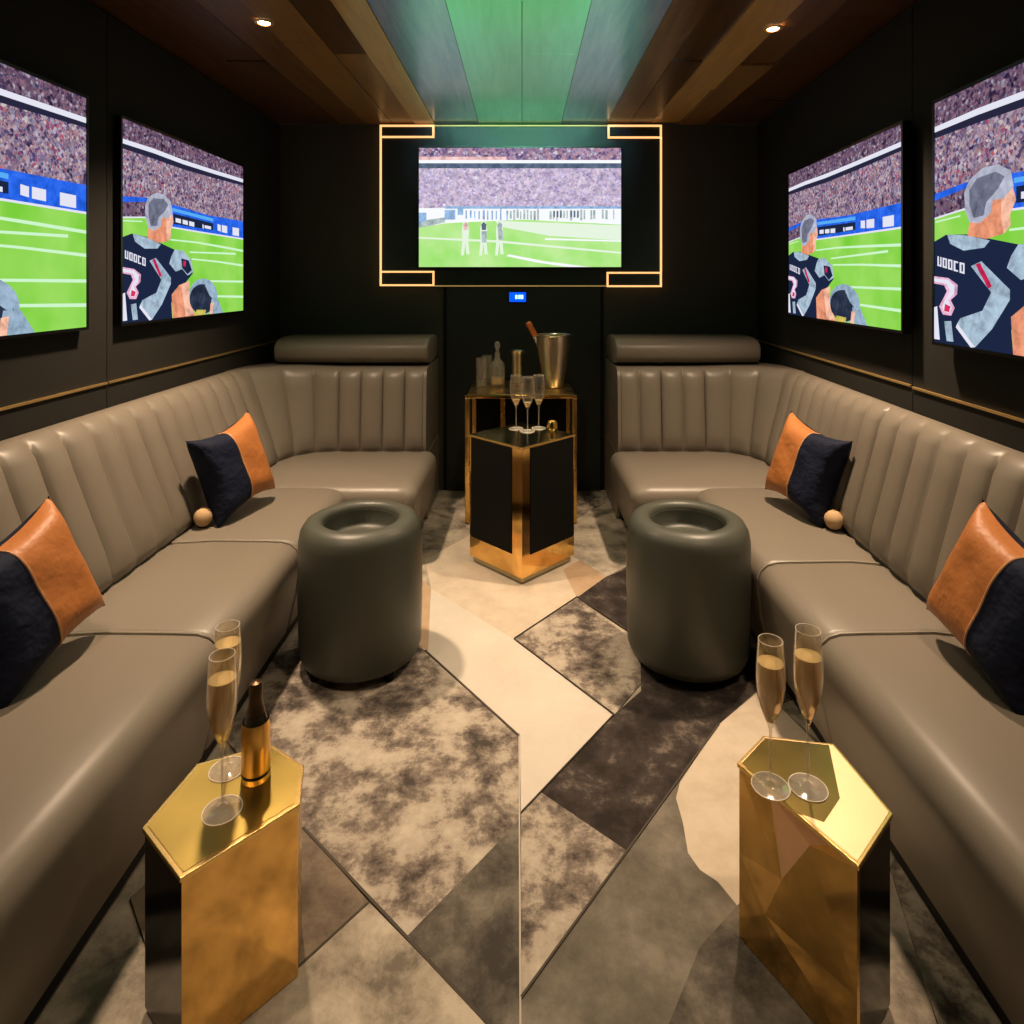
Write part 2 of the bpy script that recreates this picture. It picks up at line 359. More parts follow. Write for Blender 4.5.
# ------------------------------------------------------------------ throw pillows
def pillow(loc, uax, lean, roll, label, orange_right, size=.36, ratio=.5):
    """uax: horizontal direction running left to right as seen; lean: tilt back in radians."""
    u = Vector((uax[0], uax[1], 0)).normalized(); nrm = Vector((u.y, -u.x, 0))    # faces the room
    up = Vector((0, 0, 1)); v = (up*cos(lean)-nrm*sin(lean)).normalized(); n_ = u.cross(v).normalized()
    u, v = u*cos(roll)+v*sin(roll), v*cos(roll)-u*sin(roll)
    M = Matrix((u, v, n_)).transposed().to_4x4(); M.translation = loc
    root = empty('throw_pillow', (0, 0, 0), label, 'pillow', 'two-tone throw pillows on the sofas'); root.matrix_world = M
    N = 36; hs = size/2
    def pt(a, c, side):
        k = .21; x = a*(1-k*(1-c*c)*.9*abs(a)**3)*hs; y = c*(1-k*(1-a*a)*.9*abs(c)**3)*hs
        th = .068*((1-a**4)*(1-c**4))**.55
        th *= 1+.05*sin(7*a+3*c)*sin(5*c-2*a)
        return (x, y, side*th)
    seam = (1-2*ratio) if orange_right else -(1-2*ratio)
    grid = [-1+2*i/N for i in range(N+1)]
    ga = sorted(set(grid+[seam]))
    lo, hi = [a for a in ga if a <= seam+1e-9], [a for a in ga if a >= seam-1e-9]
    def sheet(cols, side, mb, m_):
        vs = [pt(a, c, side) for a in cols for c in grid]; k = N+1
        fs = [(i*k+j, (i+1)*k+j, (i+1)*k+j+1, i*k+j+1) for i in range(len(cols)-1) for j in range(N)]
        mb.add(vs, fs, m_)
    o1 = MB(); o2 = MB()
    oc, nc = (hi, lo) if orange_right else (lo, hi)
    sheet(oc, 1, o1, orange); sheet(nc, 1, o2, navy); sheet(ga, -1, o2, navy)
    a = o1.build('leather_panel', root, smooth=True, angle=80); a['label'] = 'cognac leather panel'
    a = o2.build('velvet_cover', root, smooth=True, angle=80); a['label'] = 'navy velvet cover'
    t = MB(); t.tube([(lambda p: (p[0], p[1], p[2]+.001))(pt(seam, c, 1)) for c in grid], .0028, pipe_or, 6); t.build('piping', root, smooth=True)
    return root
pillow((-1.16, 1.50, .560), (.10, 1), .30, .22, 'cognac and navy pillow at left edge, cut off by the photo frame', True, .335, .58)
pillow((-1.14, 2.53, .563), (.30, 1), .30, .13, 'navy and cognac pillow on left sofa near the corner', True, .35, .55)
pillow((1.10, 1.47, .560), (.06, -1), .28, -.24, 'cognac and navy pillow at right edge, cut off by the photo frame', False, .335, .58)
pillow((1.12, 2.525, .563), (.30, -1), .28, -.13, 'cognac and navy pillow on right sofa near the corner', False, .35, .54)
def pom(x, y, lab):
    root = empty('round_bolster_ball', (x, y, SEAT), lab, 'ball', 'small tan balls behind the far pillows')
    q = MB(); q.lathe([(0.0002, 0), (.012, .002), (.024, .011), (.032, .026), (.034, .036), (.031, .05), (.022, .062), (.01, .069), (.0002, .07)], tan, 20)
    o = q.build('round_cover', root, smooth=True); 
    q = MB(); q.lathe([(.0002, .073), (.005, .072), (.006, .069), (.0002, .068)], pipe_or, 10); q.build('button', root, smooth=True)
pom(-1.19, 2.39, 'small tan ball beside the navy side of the left sofa pillow')
pom(1.15, 2.36, 'small tan ball beside the navy side of the right sofa pillow')

# ------------------------------------------------------------------ ottomans
def ottoman(x, y, lab):
    root = empty('round_ottoman', (x, y, CZ), lab, 'ottoman', 'round leather ottomans between the sofas')
    R = .205
    q = MB(); q.lathe([(.0002, .026), (R-.035, .026), (R-.012, .034), (R-.002, .06), (R+.002, .25), (R, .42), (R-.006, .452), (R-.02, .475), (R-.042, .486), (R-.062, .486), (R-.074, .480), (R-.080, .468), (R-.082, .40), (.0002, .40)], leather_dk, 64)
    q.build('upholstered_body', root, smooth=True, angle=75)
    q = MB(); q.lathe([(.0002, .405), (.09, .405), (.110, .408), (.119, .418), (.1215, .462), (.1228, .462), (.1225, .412), (.11, .4015), (.0002, .4015)], leather_dk, 48)
    q.build('recessed_top', root, smooth=True, angle=80)
    for k in range(4):
        a = pi/4+k*pi/2; q = MB(); q.lathe([(.0002, 0), (.014, 0), (.017, .028), (.0002, .028)], blackp, 14, (.17*cos(a), .17*sin(a), 0)); q.build('leg', root, smooth=True, angle=40)
ottoman(-.550, 2.19, 'dark grey round ottoman with dished top before the left sofa')
ottoman(.566, 2.19, 'dark grey round ottoman with dished top before the right sofa')

# ------------------------------------------------------------------ gold side tables
def ccw(p):
    a = sum(p[i][0]*p[(i+1) % len(p)][1]-p[(i+1) % len(p)][0]*p[i][1] for i in range(len(p)))
    return p if a > 0 else p[::-1]
def insetp(p, d_):
    n = len(p); out = []
    for i in range(n):
        a, b_, c = Vector(p[i-1]), Vector(p[i]), Vector(p[(i+1) % n])
        e1 = (b_-a).normalized(); e2 = (c-b_).normalized(); n1 = Vector((-e1.y, e1.x)); n2 = Vector((-e2.y, e2.x))
        bis = (n1+n2).normalized(); out.append(tuple(b_+bis*d_/max(.3, bis.dot(n1))))
    return out
HL = .33; L = ccw([G(142, 827, HL), G(197, 763, HL), G(271, 743, HL), G(304, 765, HL), G(300, 803, HL), G(180, 878, HL)])
cL = (-.54, 1.21); L0 = [(x-cL[0], y-cL[1]) for x, y in L]
tl = empty('side_table', (*cL, CZ), 'low hexagonal gold side table by the left sofa, carrying a small bottle', 'side table', 'faceted gold side tables')
hl = HL-CZ
inn = insetp(L0, .004)
for i in range(len(inn)):                                           # side panels, one plate each
    a, c = inn[i], inn[(i+1) % len(inn)]; mx, my = (a[0]+c[0])/2, (a[1]+c[1])/2; L_ = math.hypot(c[0]-a[0], c[1]-a[1])
    nx, ny = (c[1]-a[1])/L_, -(c[0]-a[0])/L_                        # outward
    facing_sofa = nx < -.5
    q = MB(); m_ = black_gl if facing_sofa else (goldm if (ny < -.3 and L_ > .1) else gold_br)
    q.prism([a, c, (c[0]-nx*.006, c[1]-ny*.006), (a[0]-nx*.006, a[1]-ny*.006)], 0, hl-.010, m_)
    o = q.build('side_panel', tl)
    if facing_sofa: o['label'] = 'black side panel'
q = MB(); q.prism(L0, hl-.010, hl-.0012, gold_edge); q.build('edge_trim', tl, bevel=.0015, seg=2)
q = MB(); q.prism(insetp(L0, .008), hl-.002, hl, gold_top); q.build('mirror_top', tl)

HR = .35; Rp = [G(737, 762, HR), G(763, 735, HR), G(834, 743, HR), G(893, 813, HR), G(859, 866, HR)]
cR = (.555, 1.21); R0 = ccw([(x-cR[0], y-cR[1]) for x, y in Rp])
tr = empty('side_table', (*cR, CZ), 'low five-sided gold side table by the right sofa with faceted front', 'side table', 'faceted gold side tables')
hr = HR-CZ; inn = insetp(R0, .004)
q1 = (Rp[0][0]-cR[0], Rp[0][1]-cR[1]); q5 = (Rp[4][0]-cR[0], Rp[4][1]-cR[1])
for i in range(len(inn)):
    a, c = inn[i], inn[(i+1) % len(inn)]; L_ = math.hypot(c[0]-a[0], c[1]-a[1]); nx, ny = (c[1]-a[1])/L_, -(c[0]-a[0])/L_
    if nx < -.5 and ny < -.2:                                       # the faceted front: folded plates on a flat backing
        q = MB(); q.prism([a, c, (c[0]-nx*.006, c[1]-ny*.006), (a[0]-nx*.006, a[1]-ny*.006)], 0, hr-.010, gold_br); f0 = q.build('side_panel', tr)
        def fp(s_, t_, d_):   # s along the face from a to c, t height, d relief
            return (a[0]+(c[0]-a[0])*s_+nx*d_, a[1]+(c[1]-a[1])*s_+ny*d_, t_*(hr-.012)+.001)
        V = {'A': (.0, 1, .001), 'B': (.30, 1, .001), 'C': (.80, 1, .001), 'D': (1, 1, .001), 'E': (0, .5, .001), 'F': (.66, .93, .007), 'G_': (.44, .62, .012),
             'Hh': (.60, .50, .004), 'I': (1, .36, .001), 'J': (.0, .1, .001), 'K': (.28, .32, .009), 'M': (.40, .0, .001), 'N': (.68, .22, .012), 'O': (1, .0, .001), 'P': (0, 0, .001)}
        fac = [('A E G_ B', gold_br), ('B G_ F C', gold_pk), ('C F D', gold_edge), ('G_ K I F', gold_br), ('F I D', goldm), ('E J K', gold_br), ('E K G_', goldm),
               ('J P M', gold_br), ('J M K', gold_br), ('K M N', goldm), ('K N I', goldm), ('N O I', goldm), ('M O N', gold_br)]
        # order from bottom/near
        for names, m_ in fac:
            q = MB(); nm = names.split(); q.add([fp(*V[k]) for k in nm], [tuple(range(len(nm)))], m_)
            # thickness
            bk = [fp(V[k][0], V[k][1], 0) for k in nm]; n = len(nm); fr = [fp(*V[k]) for k in nm]
            q = MB(); q.add(fr+bk, [tuple(range(n)), tuple(range(2*n-1, n-1, -1))]+[(j, (j+1) % n, n+(j+1) % n, n+j) for j in range(n)], m_)
            q.build('facet', f0)
    else:
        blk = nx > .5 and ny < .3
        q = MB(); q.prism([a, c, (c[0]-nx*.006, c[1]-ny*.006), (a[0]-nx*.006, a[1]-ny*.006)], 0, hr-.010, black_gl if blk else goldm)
        o = q.build('side_panel', tr)
        if blk: o['label'] = 'black side panel'
q = MB(); q.prism(R0, hr-.010, hr-.0012, gold_edge); q.build('edge_trim', tr, bevel=.0015, seg=2)
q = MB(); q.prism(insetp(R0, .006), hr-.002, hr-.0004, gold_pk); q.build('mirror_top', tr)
q = MB(); ip = ccw([(x-cR[0], y-cR[1]) for x, y in [G(742, 763, HR), G(765, 738, HR), G(829, 745, HR), G(840, 798, HR), G(824, 822, HR), G(796, 812, HR)]])  # dark shape paints the ceiling's reflection into the table top
q.prism(ip, hr-.001, hr, reflect_g); o = q.build('top_reflection', tr); o['label'] = 'darker gold shape painting the ceiling reflection'

# ------------------------------------------------------------------ champagne flutes
def flute(loc, hgt, lab, level=.66, rb=.034, rbow=.0265, grp='champagne flutes on the side tables', filled=True):
    root = empty('champagne_flute', loc, lab, 'glass', grp)
    sc = hgt; t = .0011
    st = .42*sc
    outer = [(.0002, 0), (rb, 0), (rb, .0016), (rb*.6, .0035), (rb*.2, .007), (.0032, .014), (.0024, .03), (.0024, st*.75), (.003, st*.93), (.0055, st),
             (rbow*.45, st+.016), (rbow*.72, st+.035), (rbow*.92, st+.06), (rbow, st+.085), (rbow*.98, st+.11), (rbow*.9, sc-.02), (rbow*.84, sc)]
    inner = [(r-t, z) for r, z in outer[:9:-1]]+[(.003, st+.006), (.0002, st+.005)]
    q = MB(); q.lathe(outer[9:]+[(rbow*.84-t, sc)]+inner[1:], glass, 40); q.build('bowl', root, smooth=True, angle=60)
    q = MB(); q.lathe([(.0002, .0005), (rb, .0005)]+outer[2:10], stem_glass, 32); st_ = q.build('stem', root, smooth=True, angle=60)
    q = MB(); q.tube([(rb*cos(2*pi*k/40), rb*sin(2*pi*k/40), .0014) for k in range(41)], .0009, rim_glass, 6); q.build('foot_rim', st_, smooth=True)
    rr_ = rbow*.84-t*.5; q = MB(); q.tube([(rr_*cos(2*pi*k/40), rr_*sin(2*pi*k/40), sc) for k in range(41)], .0005, rim_glass, 6); q.build('lip', root, smooth=True)
    if filled:
        top = st+(sc-st)*level
        def rad(z):
            pts = outer[9:]
            for (r0, z0), (r1, z1) in zip(pts[:-1], pts[1:]):
                if z0 <= z <= z1: return r0+(r1-r0)*(z-z0)/(z1-z0)
            return .003
        pr = [(.0002, st+.0065)]+[(max(.001, rad(z)-t-.0004), z) for z in [st+.008+(top-st-.008)*k/10 for k in range(11)]]+[(.0002, top)]
        q = MB(); q.lathe(pr, wine, 36); q.build('champagne', root, smooth=True, angle=50)
    return root
flute((-.548, 1.170, HL), .285, 'filled champagne flute nearest the front edge of left gold table', .74)
flute((-.583, 1.268, HL), .285, 'filled champagne flute at the back of left gold table', .80)
flute((.466, 1.200, HR), .275, 'filled champagne flute at outer left edge of right gold table', .74)
flute((.535, 1.197, HR), .296, 'filled champagne flute near the middle of right gold table', .72)

bottle_gold = mat('bottle_gold_foil', (1., .58, .16), .3, 1)
# small bottle on left table
bt = empty('champagne_bottle', (-.519, 1.248, HL), 'small gold-wrapped champagne bottle with dark neck on left gold table', 'bottle')
q = MB(); q.lathe([(.0002, 0), (.024, 0), (.0255, .003), (.0255, .095), (.024, .108), (.017, .128), (.0125, .145), (.0115, .17), (.0002, .17)], green_gl, 32); q.build('bottle_body', bt, smooth=True)
q = MB(); q.lathe([(.0258, .001), (.0266, .002), (.0266, .100), (.0245, .113), (.0243, .112), (.0258, .099)], bottle_gold, 32); q.build('gold_wrap', bt, smooth=True)
q = MB(); q.lathe([(.0176, .128), (.0136, .145), (.013, .152), (.013, .178), (.0105, .186), (.0002, .188), (.0002, .1705), (.0117, .1705), (.0117, .150), (.0127, .1455), (.0172, .128)], mat('bronze_foil', (.10, .06, .03), .3, .8), 24); q.build('neck_foil', bt, smooth=True)
q = MB(); q.lathe([(.0268, .012), (.0272, .013), (.0272, .017), (.0268, .018)], green_gl, 32); q.build('label_band', bt, smooth=True)

# ------------------------------------------------------------------ black and gold pedestal at the centre
PH = .59; ped = empty('pedestal_table', (0, 2.95, CZ), 'square black pedestal table with gold edges in front of the console', 'table', rot=(0, 0, pi/4))
ph = PH-CZ; S = .17
q = MB(); q.box(-S+.012, S-.012, -S+.012, S-.012, 0, .025, dark_mirror); q.build('plinth', ped)
q = MB(); q.box(-S, S, -S, S, .0255, ph-.008, goldm); q.build('body', ped, bevel=.001, seg=1)
def blkpanel(axis, sgn):
    q = MB(); w0, w1 = (-S+.012, S-.062)
    if axis == 'x': a0, a1 = sorted((sgn*S, sgn*(S+.003))); q.box(a0, a1, *((-w1, -w0) if False else (w0+.05, w1+.05)), .115, ph-.012, blackp)
    else: a0, a1 = sorted((sgn*S, sgn*(S+.003))); q.box(*(w0+.05, w1+.05) if False else (w0, w1), a0, a1, .115, ph-.012, blackp)
    o = q.build('side_panel', ped); o['label'] = 'matt black inset panel'
# local axes turned 45 degrees: the corner nearest the camera is (-S,-S)
q = MB(); q.box(-S-.003, -S, -S+.062, S-.012, .115, ph-.012, blackp); q.build('side_panel', ped)['label'] = 'matt black inset panel'
q = MB(); q.box(-S+.050, S-.008, -S-.003, -S, .115, ph-.012, blackp); q.build('side_panel', ped)['label'] = 'matt black inset panel'
for a in ((S, S+.003, -S+.012, S-.062), ):
    q = MB(); q.box(*a, .115, ph-.012, blackp); q.build('side_panel', ped)['label'] = 'matt black inset panel'
q = MB(); q.box(-S+.012, S-.062, S, S+.003, .115, ph-.012, blackp); q.build('side_panel', ped)['label'] = 'matt black inset panel'
q = MB(); q.box(-S-.005, S+.005, -S-.005, S+.005, ph-.008, ph-.001, gold_edge); q.build('edge_trim', ped, bevel=.001, seg=1)
q = MB(); q.box(-S+.001, S-.001, -S+.001, S-.001, ph-.0015, ph, dark_mirror); q.build('mirror_top', ped)
g3 = 'empty flutes on the black pedestal'
flute((-.028, 3.055, PH), .255, 'empty champagne flute on pedestal, left of three', rb=.033, rbow=.030, grp=g3, level=.22)
flute((.026, 3.000, PH), .255, 'empty champagne flute on pedestal, middle of three', rb=.033, rbow=.030, grp=g3, level=.2)
flute((.080, 3.062, PH), .255, 'empty champagne flute on pedestal, right of three', rb=.033, rbow=.030, grp=g3, level=.2)
for o in bpy.data.objects:
    if o.get('group') == g3: o['label'] = o['label'].replace('empty', 'nearly empty')
tea = empty('tealight_holder', (.142, 3.012, PH), 'little round gold tealight holder at right corner of the pedestal', 'candle holder')
q = MB(); q.lathe([(.0002, 0), (.016, 0), (.024, .01), (.026, .026), (.022, .044), (.019, .047), (.017, .045), (.022, .026), (.019, .012), (.0002, .006)], goldm, 26); q.build('holder', tea, smooth=True)
q = MB(); q.lathe([(.0002, .007), (.017, .0135), (.018, .03), (.0002, .031)], label_m, 20); q.build('candle', tea, smooth=True)

# ------------------------------------------------------------------ console table at the door
KH = .69; con = empty('console_table', (-.005, 3.65, CZ), 'gold framed console table against the black door behind pedestal', 'table')
kh = KH-CZ; X0, X1, Y0, Y1 = -.298, .297, -.25, .25; tk = .026
q = MB(); q.box(X0, X1, Y0, Y1, kh-.02, kh-.0015, goldm); q.build('top_frame', con, bevel=.002, seg=2)
q = MB(); q.box(X0+.012, X1-.012, Y0+.012, Y1-.012, kh-.002, kh, con_top); q.build('mirror_top', con)
for sx in (0, 1):
    for sy in (0, 1):
        x = X1-tk if sx else X0; y = Y1-tk if sy else Y0
        q = MB(); q.box(x, x+tk, y, y+tk, 0, kh-.0205, gold_br); q.build('leg', con, bevel=.002, seg=1)
q = MB(); q.box(-.125, -.097, Y1-tk, Y1, .0, kh-.0205, gold_br); q.build('rear_post', con)
q = MB(); q.box(X0+tk, X1-tk, Y0, Y0+tk, 0, .03, goldm); q.build('bottom_rail', con)
q = MB(); q.box(X0+tk, X1-tk, Y1-tk*.5, Y1-.002, .031, kh-.03, blackp); q.build('back_panel', con)

def thing_lathe(nm, loc, lab, cat, parts, group=None, rot=(0, 0, 0)):
    r_ = empty(nm, loc, lab, cat, group, rot)
    for pn, prof, m_ in parts: MB().lathe(prof, m_, 32).build(pn, r_, smooth=True, angle=50)
    return r_
hb_glass = thin_glass('highball_glass', edge=1.3, base=.09)
def tumbler(x, y, h_, r, lab):
    q = MB(); q.lathe([(.0002, 0), (r*.92, 0), (r, h_), (r-.002, h_), (r*.92-.002, .010), (.0002, .009)], hb_glass, 28)
    o = q.build('highball_glass', smooth=True, angle=50); o.location = (x, y, KH); tag(o, lab, 'glass', 'highball glasses on the console')
tumbler(-.232, 3.66, .165, .031, 'empty highball glass at front left of the console')
tumbler(-.205, 3.78, .165, .030, 'empty highball glass behind the front left one')
thing_lathe('decanter', (-.142, 3.68, KH), 'clear glass decanter with tall stopper on the console', 'decanter', [
    ('glass_body', [(.0002, 0), (.040, 0), (.044, .01), (.043, .11), (.036, .135), (.018, .155), (.014, .175), (.017, .19), (.015, .19), (.012, .175), (.016, .155), (.033, .132), (.039, .108), (.040, .014), (.0002, .012)], hb_glass),
    ('spirit', [(.0002, .0135), (.038, .0155), (.038, .05), (.0002, .05)], wine),
    ('stopper', [(.0002, .176), (.0095, .176), (.0125, .196), (.010, .20), (.009, .212), (.017, .228), (.017, .243), (.009, .255), (.0002, .258)], stem_glass)])
thing_lathe('cocktail_shaker', (-.028, 3.73, KH), 'steel cocktail mixing cup with flared rim on the console', 'shaker', [
    ('cup', [(.0002, 0), (.031, 0), (.035, .02), (.036, .17), (.045, .20), (.043, .20), (.034, .17), (.032, .02), (.0002, .012)], steel),
    ('base_ring', [(.0315, .0001), (.037, .0001), (.038, .006), (.0355, .012)], goldm)])
bk = thing_lathe('ice_bucket', (.180, 3.65, KH), 'tapered steel ice bucket with copper lining on the console', 'ice bucket', [
    ('bucket', [(.0002, 0), (.052, 0), (.058, .006), (.066, .06), (.085, .17), (.098, .262), (.102, .268), (.100, .272), (.0975, .270), (.0955, .262), (.083, .17), (.064, .06), (.0002, .012)], steel),
    ('lining', [(.0952, .262), (.0826, .17), (.0634, .06), (.0002, .0125), (.0002, .013), (.062, .061), (.081, .17), (.0942, .2625)], copper),
    ('ice', [(.0002, .2), (.084, .2), (.083, .185), (.0002, .185)], mat('ice', (.85, .85, .82), .3, spec=.6))])
bk.scale = (1.04, 1.04, 1.10)
rotb = (.06, -.50, 0)
thing_lathe('champagne_bottle', (.205, 3.66, KH+.055), 'champagne bottle with orange foil neck leaning out of the ice bucket', 'bottle', [
    ('bottle_body', [(.0002, 0), (.028, 0), (.030, .004), (.030, .15), (.026, .18), (.016, .225), (.0145, .25), (.0145, .33), (.0002, .33)], green_gl),
    ('neck_label', [(.0265, .182), (.0168, .2255), (.0155, .25), (.0155, .27), (.0160, .27), (.0160, .25), (.0174, .2255), (.027, .182)], label_m),
    ('foil', [(.0156, .271), (.0165, .271), (.0165, .33), (.018, .335), (.018, .352), (.012, .36), (.0002, .361), (.0002, .3305), (.0156, .3305)], foil)], rot=rotb)

# ------------------------------------------------------------------ screens: pictures are flat images on the panels
def emis(name, col, s=1.0):
    m = bpy.data.materials.new(name); m.use_nodes = True; nt = m.node_tree; nt.nodes.clear()
    e = nt.nodes.new('ShaderNodeEmission'); e.inputs['Color'].default_value = (*col, 1); e.inputs['Strength'].default_value = s
    o = nt.nodes.new('ShaderNodeOutputMaterial'); nt.links.new(e.outputs[0], o.inputs['Surface']); return m
def crowd(name, stops, scale, s=1.0):
    m = emis(name, (1, 1, 1), s); nt = m.node_tree; e = [n for n in nt.nodes if n.type == 'EMISSION'][0]
    uv = nt.nodes.new('ShaderNodeUVMap'); v = nt.nodes.new('ShaderNodeTexVoronoi'); v.inputs['Scale'].default_value = scale; v.feature = 'SMOOTH_F1'; v.inputs['Smoothness'].default_value = .45
    nt.links.new(uv.outputs[0], v.inputs['Vector']); hs = nt.nodes.new('ShaderNodeSeparateColor'); nt.links.new(v.outputs['Color'], hs.inputs[0])
    r = ramp(nt, hs.outputs[0], stops); n = noise(nt, scale*.25, 4, .7, uv.outputs[0])
    mx = nt.nodes.new('ShaderNodeMix'); mx.data_type = 'RGBA'; mx.blend_type = 'MULTIPLY'; mx.inputs['Factor'].default_value = .75
    r2 = ramp(nt, n.outputs['Fac'], [(.32, (.45, .42, .5)), (.6, (1.25, 1.2, 1.2))])
    nt.links.new(r.outputs[0], mx.inputs['A']); nt.links.new(r2.outputs[0], mx.inputs['B']); nt.links.new(mx.outputs['Result'], e.inputs['Color']); return m
def grass(name, c1, c2, s=1.):
    m = emis(name, c1, s); nt = m.node_tree; e = [n for n in nt.nodes if n.type == 'EMISSION'][0]
    uv = nt.nodes.new('ShaderNodeUVMap'); n = noise(nt, 3, 3, .5, uv.outputs[0]); r = ramp(nt, n.outputs['Fac'], [(.35, c1), (.65, c2)])
    nt.links.new(r.outputs[0], e.inputs['Color']); return m
E = 1.0
cr1 = crowd('crowd', [(.0, (.05, .03, .09)), (.2, (.30, .22, .42)), (.4, (.62, .38, .38)), (.55, (.75, .68, .85)), (.72, (.10, .08, .28)), (.84, (.7, .15, .2)), (.93, (.85, .8, .78))], 70, .62)
cr0 = crowd('upper_crowd', [(.0, (.03, .02, .06)), (.3, (.22, .13, .26)), (.55, (.50, .28, .34)), (.75, (.08, .06, .2)), (.92, (.7, .62, .75))], 70, .55)
crb = crowd('pale_crowd', [(.0, (.42, .34, .60)), (.35, (.70, .58, .80)), (.6, (.85, .70, .78)), (.8, (.50, .48, .85)), (.95, (.95, .9, .95))], 60, .85)
crb0 = crowd('pale_upper_crowd', [(.0, (.08, .05, .2)), (.35, (.38, .28, .5)), (.6, (.75, .4, .4)), (.8, (.3, .3, .6)), (.95, (.9, .9, .95))], 60, .75)
gr1 = grass('pitch', (.20, .62, .045), (.36, .74, .13)); grb = grass('pale_pitch', (.34, .78, .16), (.58, .88, .36))
c = {k: emis('screen_'+k, v) for k, v in dict(white=(.78, .78, .90), black=(.02, .02, .05), blue=(.02, .13, .82), lblue=(.10, .42, .9), navy=(.012, .02, .055), skin=(.80, .30, .17),
     skin2=(.95, .50, .36), hair=(.16, .17, .24), hair2=(.42, .44, .55), silver=(.38, .50, .62), red=(.62, .02, .10), line=(.62, .92, .60), pink=(.85, .45, .65), helmet=(.02, .03, .06), helm2=(.30, .42, .55),
     gold=(.6, .5, .1), pale=(.80, .92, .75), palew=(.95, .97, 1.), greyp=(.42, .52, .52), paleb=(.30, .48, .75), palep=(.9, .55, .55), dkb=(.10, .14, .22)).items()}
def RX(x, y):                                   # measured on the left screen
    fx, fy = x/4.6545+110, y/4.6545+110; Y = 1.47*F/(CX-fx); z = H-(fy-CY)*Y/F
    return ((Y-2.352)/1.02, (z-1.14)/.755)
for k, m_ in c.items():
    if k in ('white', 'line', 'palew', 'lblue', 'pale', 'navy', 'black'): continue
    nt = m_.node_tree; e = [n for n in nt.nodes if n.type == 'EMISSION'][0]; col = tuple(e.inputs['Color'].default_value)[:3]
    uv = nt.nodes.new('ShaderNodeUVMap'); n = noise(nt, 16, 5, .65, uv.outputs[0], .4)
    r = ramp(nt, n.outputs['Fac'], [(.3, tuple(x*.55 for x in col)), (.5, col), (.72, tuple(min(1, x*1.35+.02) for x in col))]); nt.links.new(r.outputs[0], e.inputs['Color'])
sidepic = []
def P1(pts, m_): sidepic.append(([RX(*p) for p in pts], m_))
sidepic += [([(0, 0), (1, 0), (1, 1), (0, 1)], cr1)]
P1([(50, 20), (50, 135), (200, 185), (340, 240), (480, 285), (620, 330), (625, 200)], cr0)
P1([(50, 130), (200, 178), (340, 232), (480, 278), (620, 322), (620, 338), (480, 296), (340, 252), (200, 200), (50, 152)], c['white'])
P1([(50, 152), (200, 200), (340, 252), (480, 296), (620, 338), (620, 352), (480, 316), (340, 276), (200, 226), (50, 176)], c['black'])
P1([(50, 400), (170, 408), (290, 440), (460, 490), (625, 520), (625, 700), (30, 700)], c['blue'])
P1([(50, 428), (165, 428), (165, 500), (50, 500)], cr0)
P1([(290, 455), (480, 505), (480, 520), (290, 470)], c['lblue'])
P1([(295, 482), (480, 528), (480, 560), (295, 530)], c['navy'])
for x0, x1, y0, y1 in ((305, 330, 502, 522), (338, 362, 510, 530), (368, 392, 517, 538), (430, 436, 530, 548), (440, 470, 536, 550), (500, 515, 530, 560), (520, 545, 535, 568), (570, 600, 545, 582)):
    P1([(x0, y0), (x1, y0+6), (x1, y1+6), (x0, y1)], c['white'])
P1([(30, 500), (160, 500), (290, 548), (450, 575), (640, 606), (640, 1010), (30, 1010)], gr1)
P1([(30, 496), (160, 496), (290, 543), (450, 570), (640, 600), (640, 607), (450, 577), (290, 550), (160, 503), (30, 503)], c['white'])
for p in ([(280, 600), (400, 612), (520, 632), (640, 655), (640, 665), (520, 642), (400, 620), (280, 607)], [(370, 658), (585, 665), (585, 674), (370, 665)],
          [(380, 690), (500, 702), (640, 722), (640, 732), (500, 710), (380, 697)], [(420, 792), (640, 794), (640, 804), (420, 800)], [(470, 862), (640, 864), (640, 875), (470, 871)], [(60, 512), (150, 516), (150, 522), (60, 518)]): P1(p, c['line'])
# player seen from behind
P1([(30, 600), (60, 590), (100, 575), (170, 590), (240, 622), (300, 650), (340, 655), (378, 700), (385, 760), (350, 805), (300, 840), (285, 900), (290, 985), (30, 1000)], c['navy'])
P1([(178, 550), (205, 562), (236, 540), (240, 500), (288, 478), (295, 520), (282, 560), (284, 590), (268, 612), (225, 618), (172, 596)], c['skin'])
P1([(262, 500), (288, 478), (295, 520), (282, 560), (284, 590), (268, 612), (262, 560)], c['skin2'])
P1([(162, 440), (178, 405), (215, 385), (255, 395), (284, 430), (290, 480), (268, 505), (242, 500), (236, 540), (205, 562), (178, 550), (165, 505)], c['hair2'])
P1([(178, 440), (200, 410), (250, 415), (270, 440), (255, 470), (225, 500), (218, 540), (190, 540), (178, 490)], c['hair'])
P1([(105, 575), (165, 592), (235, 625), (220, 645), (160, 645), (115, 612)], c['silver'])
P1([(300, 650), (340, 655), (378, 700), (385, 755), (360, 770), (335, 740), (305, 752), (275, 715), (285, 680)], c['silver'])
P1([(330, 690), (365, 700), (380, 745), (360, 765), (335, 735)], c['navy'])
P1([(340, 700), (352, 705), (350, 730), (338, 725)], c['red'])
P1([(183, 702), (212, 688), (282, 780), (282, 810), (240, 905), (195, 975), (140, 905), (150, 885), (215, 850), (238, 790)], c['silver'])
P1([(196, 698), (208, 692), (240, 770), (230, 778)], c['red'])
P1([(140, 905), (195, 975), (182, 980), (135, 920)], c['white'])
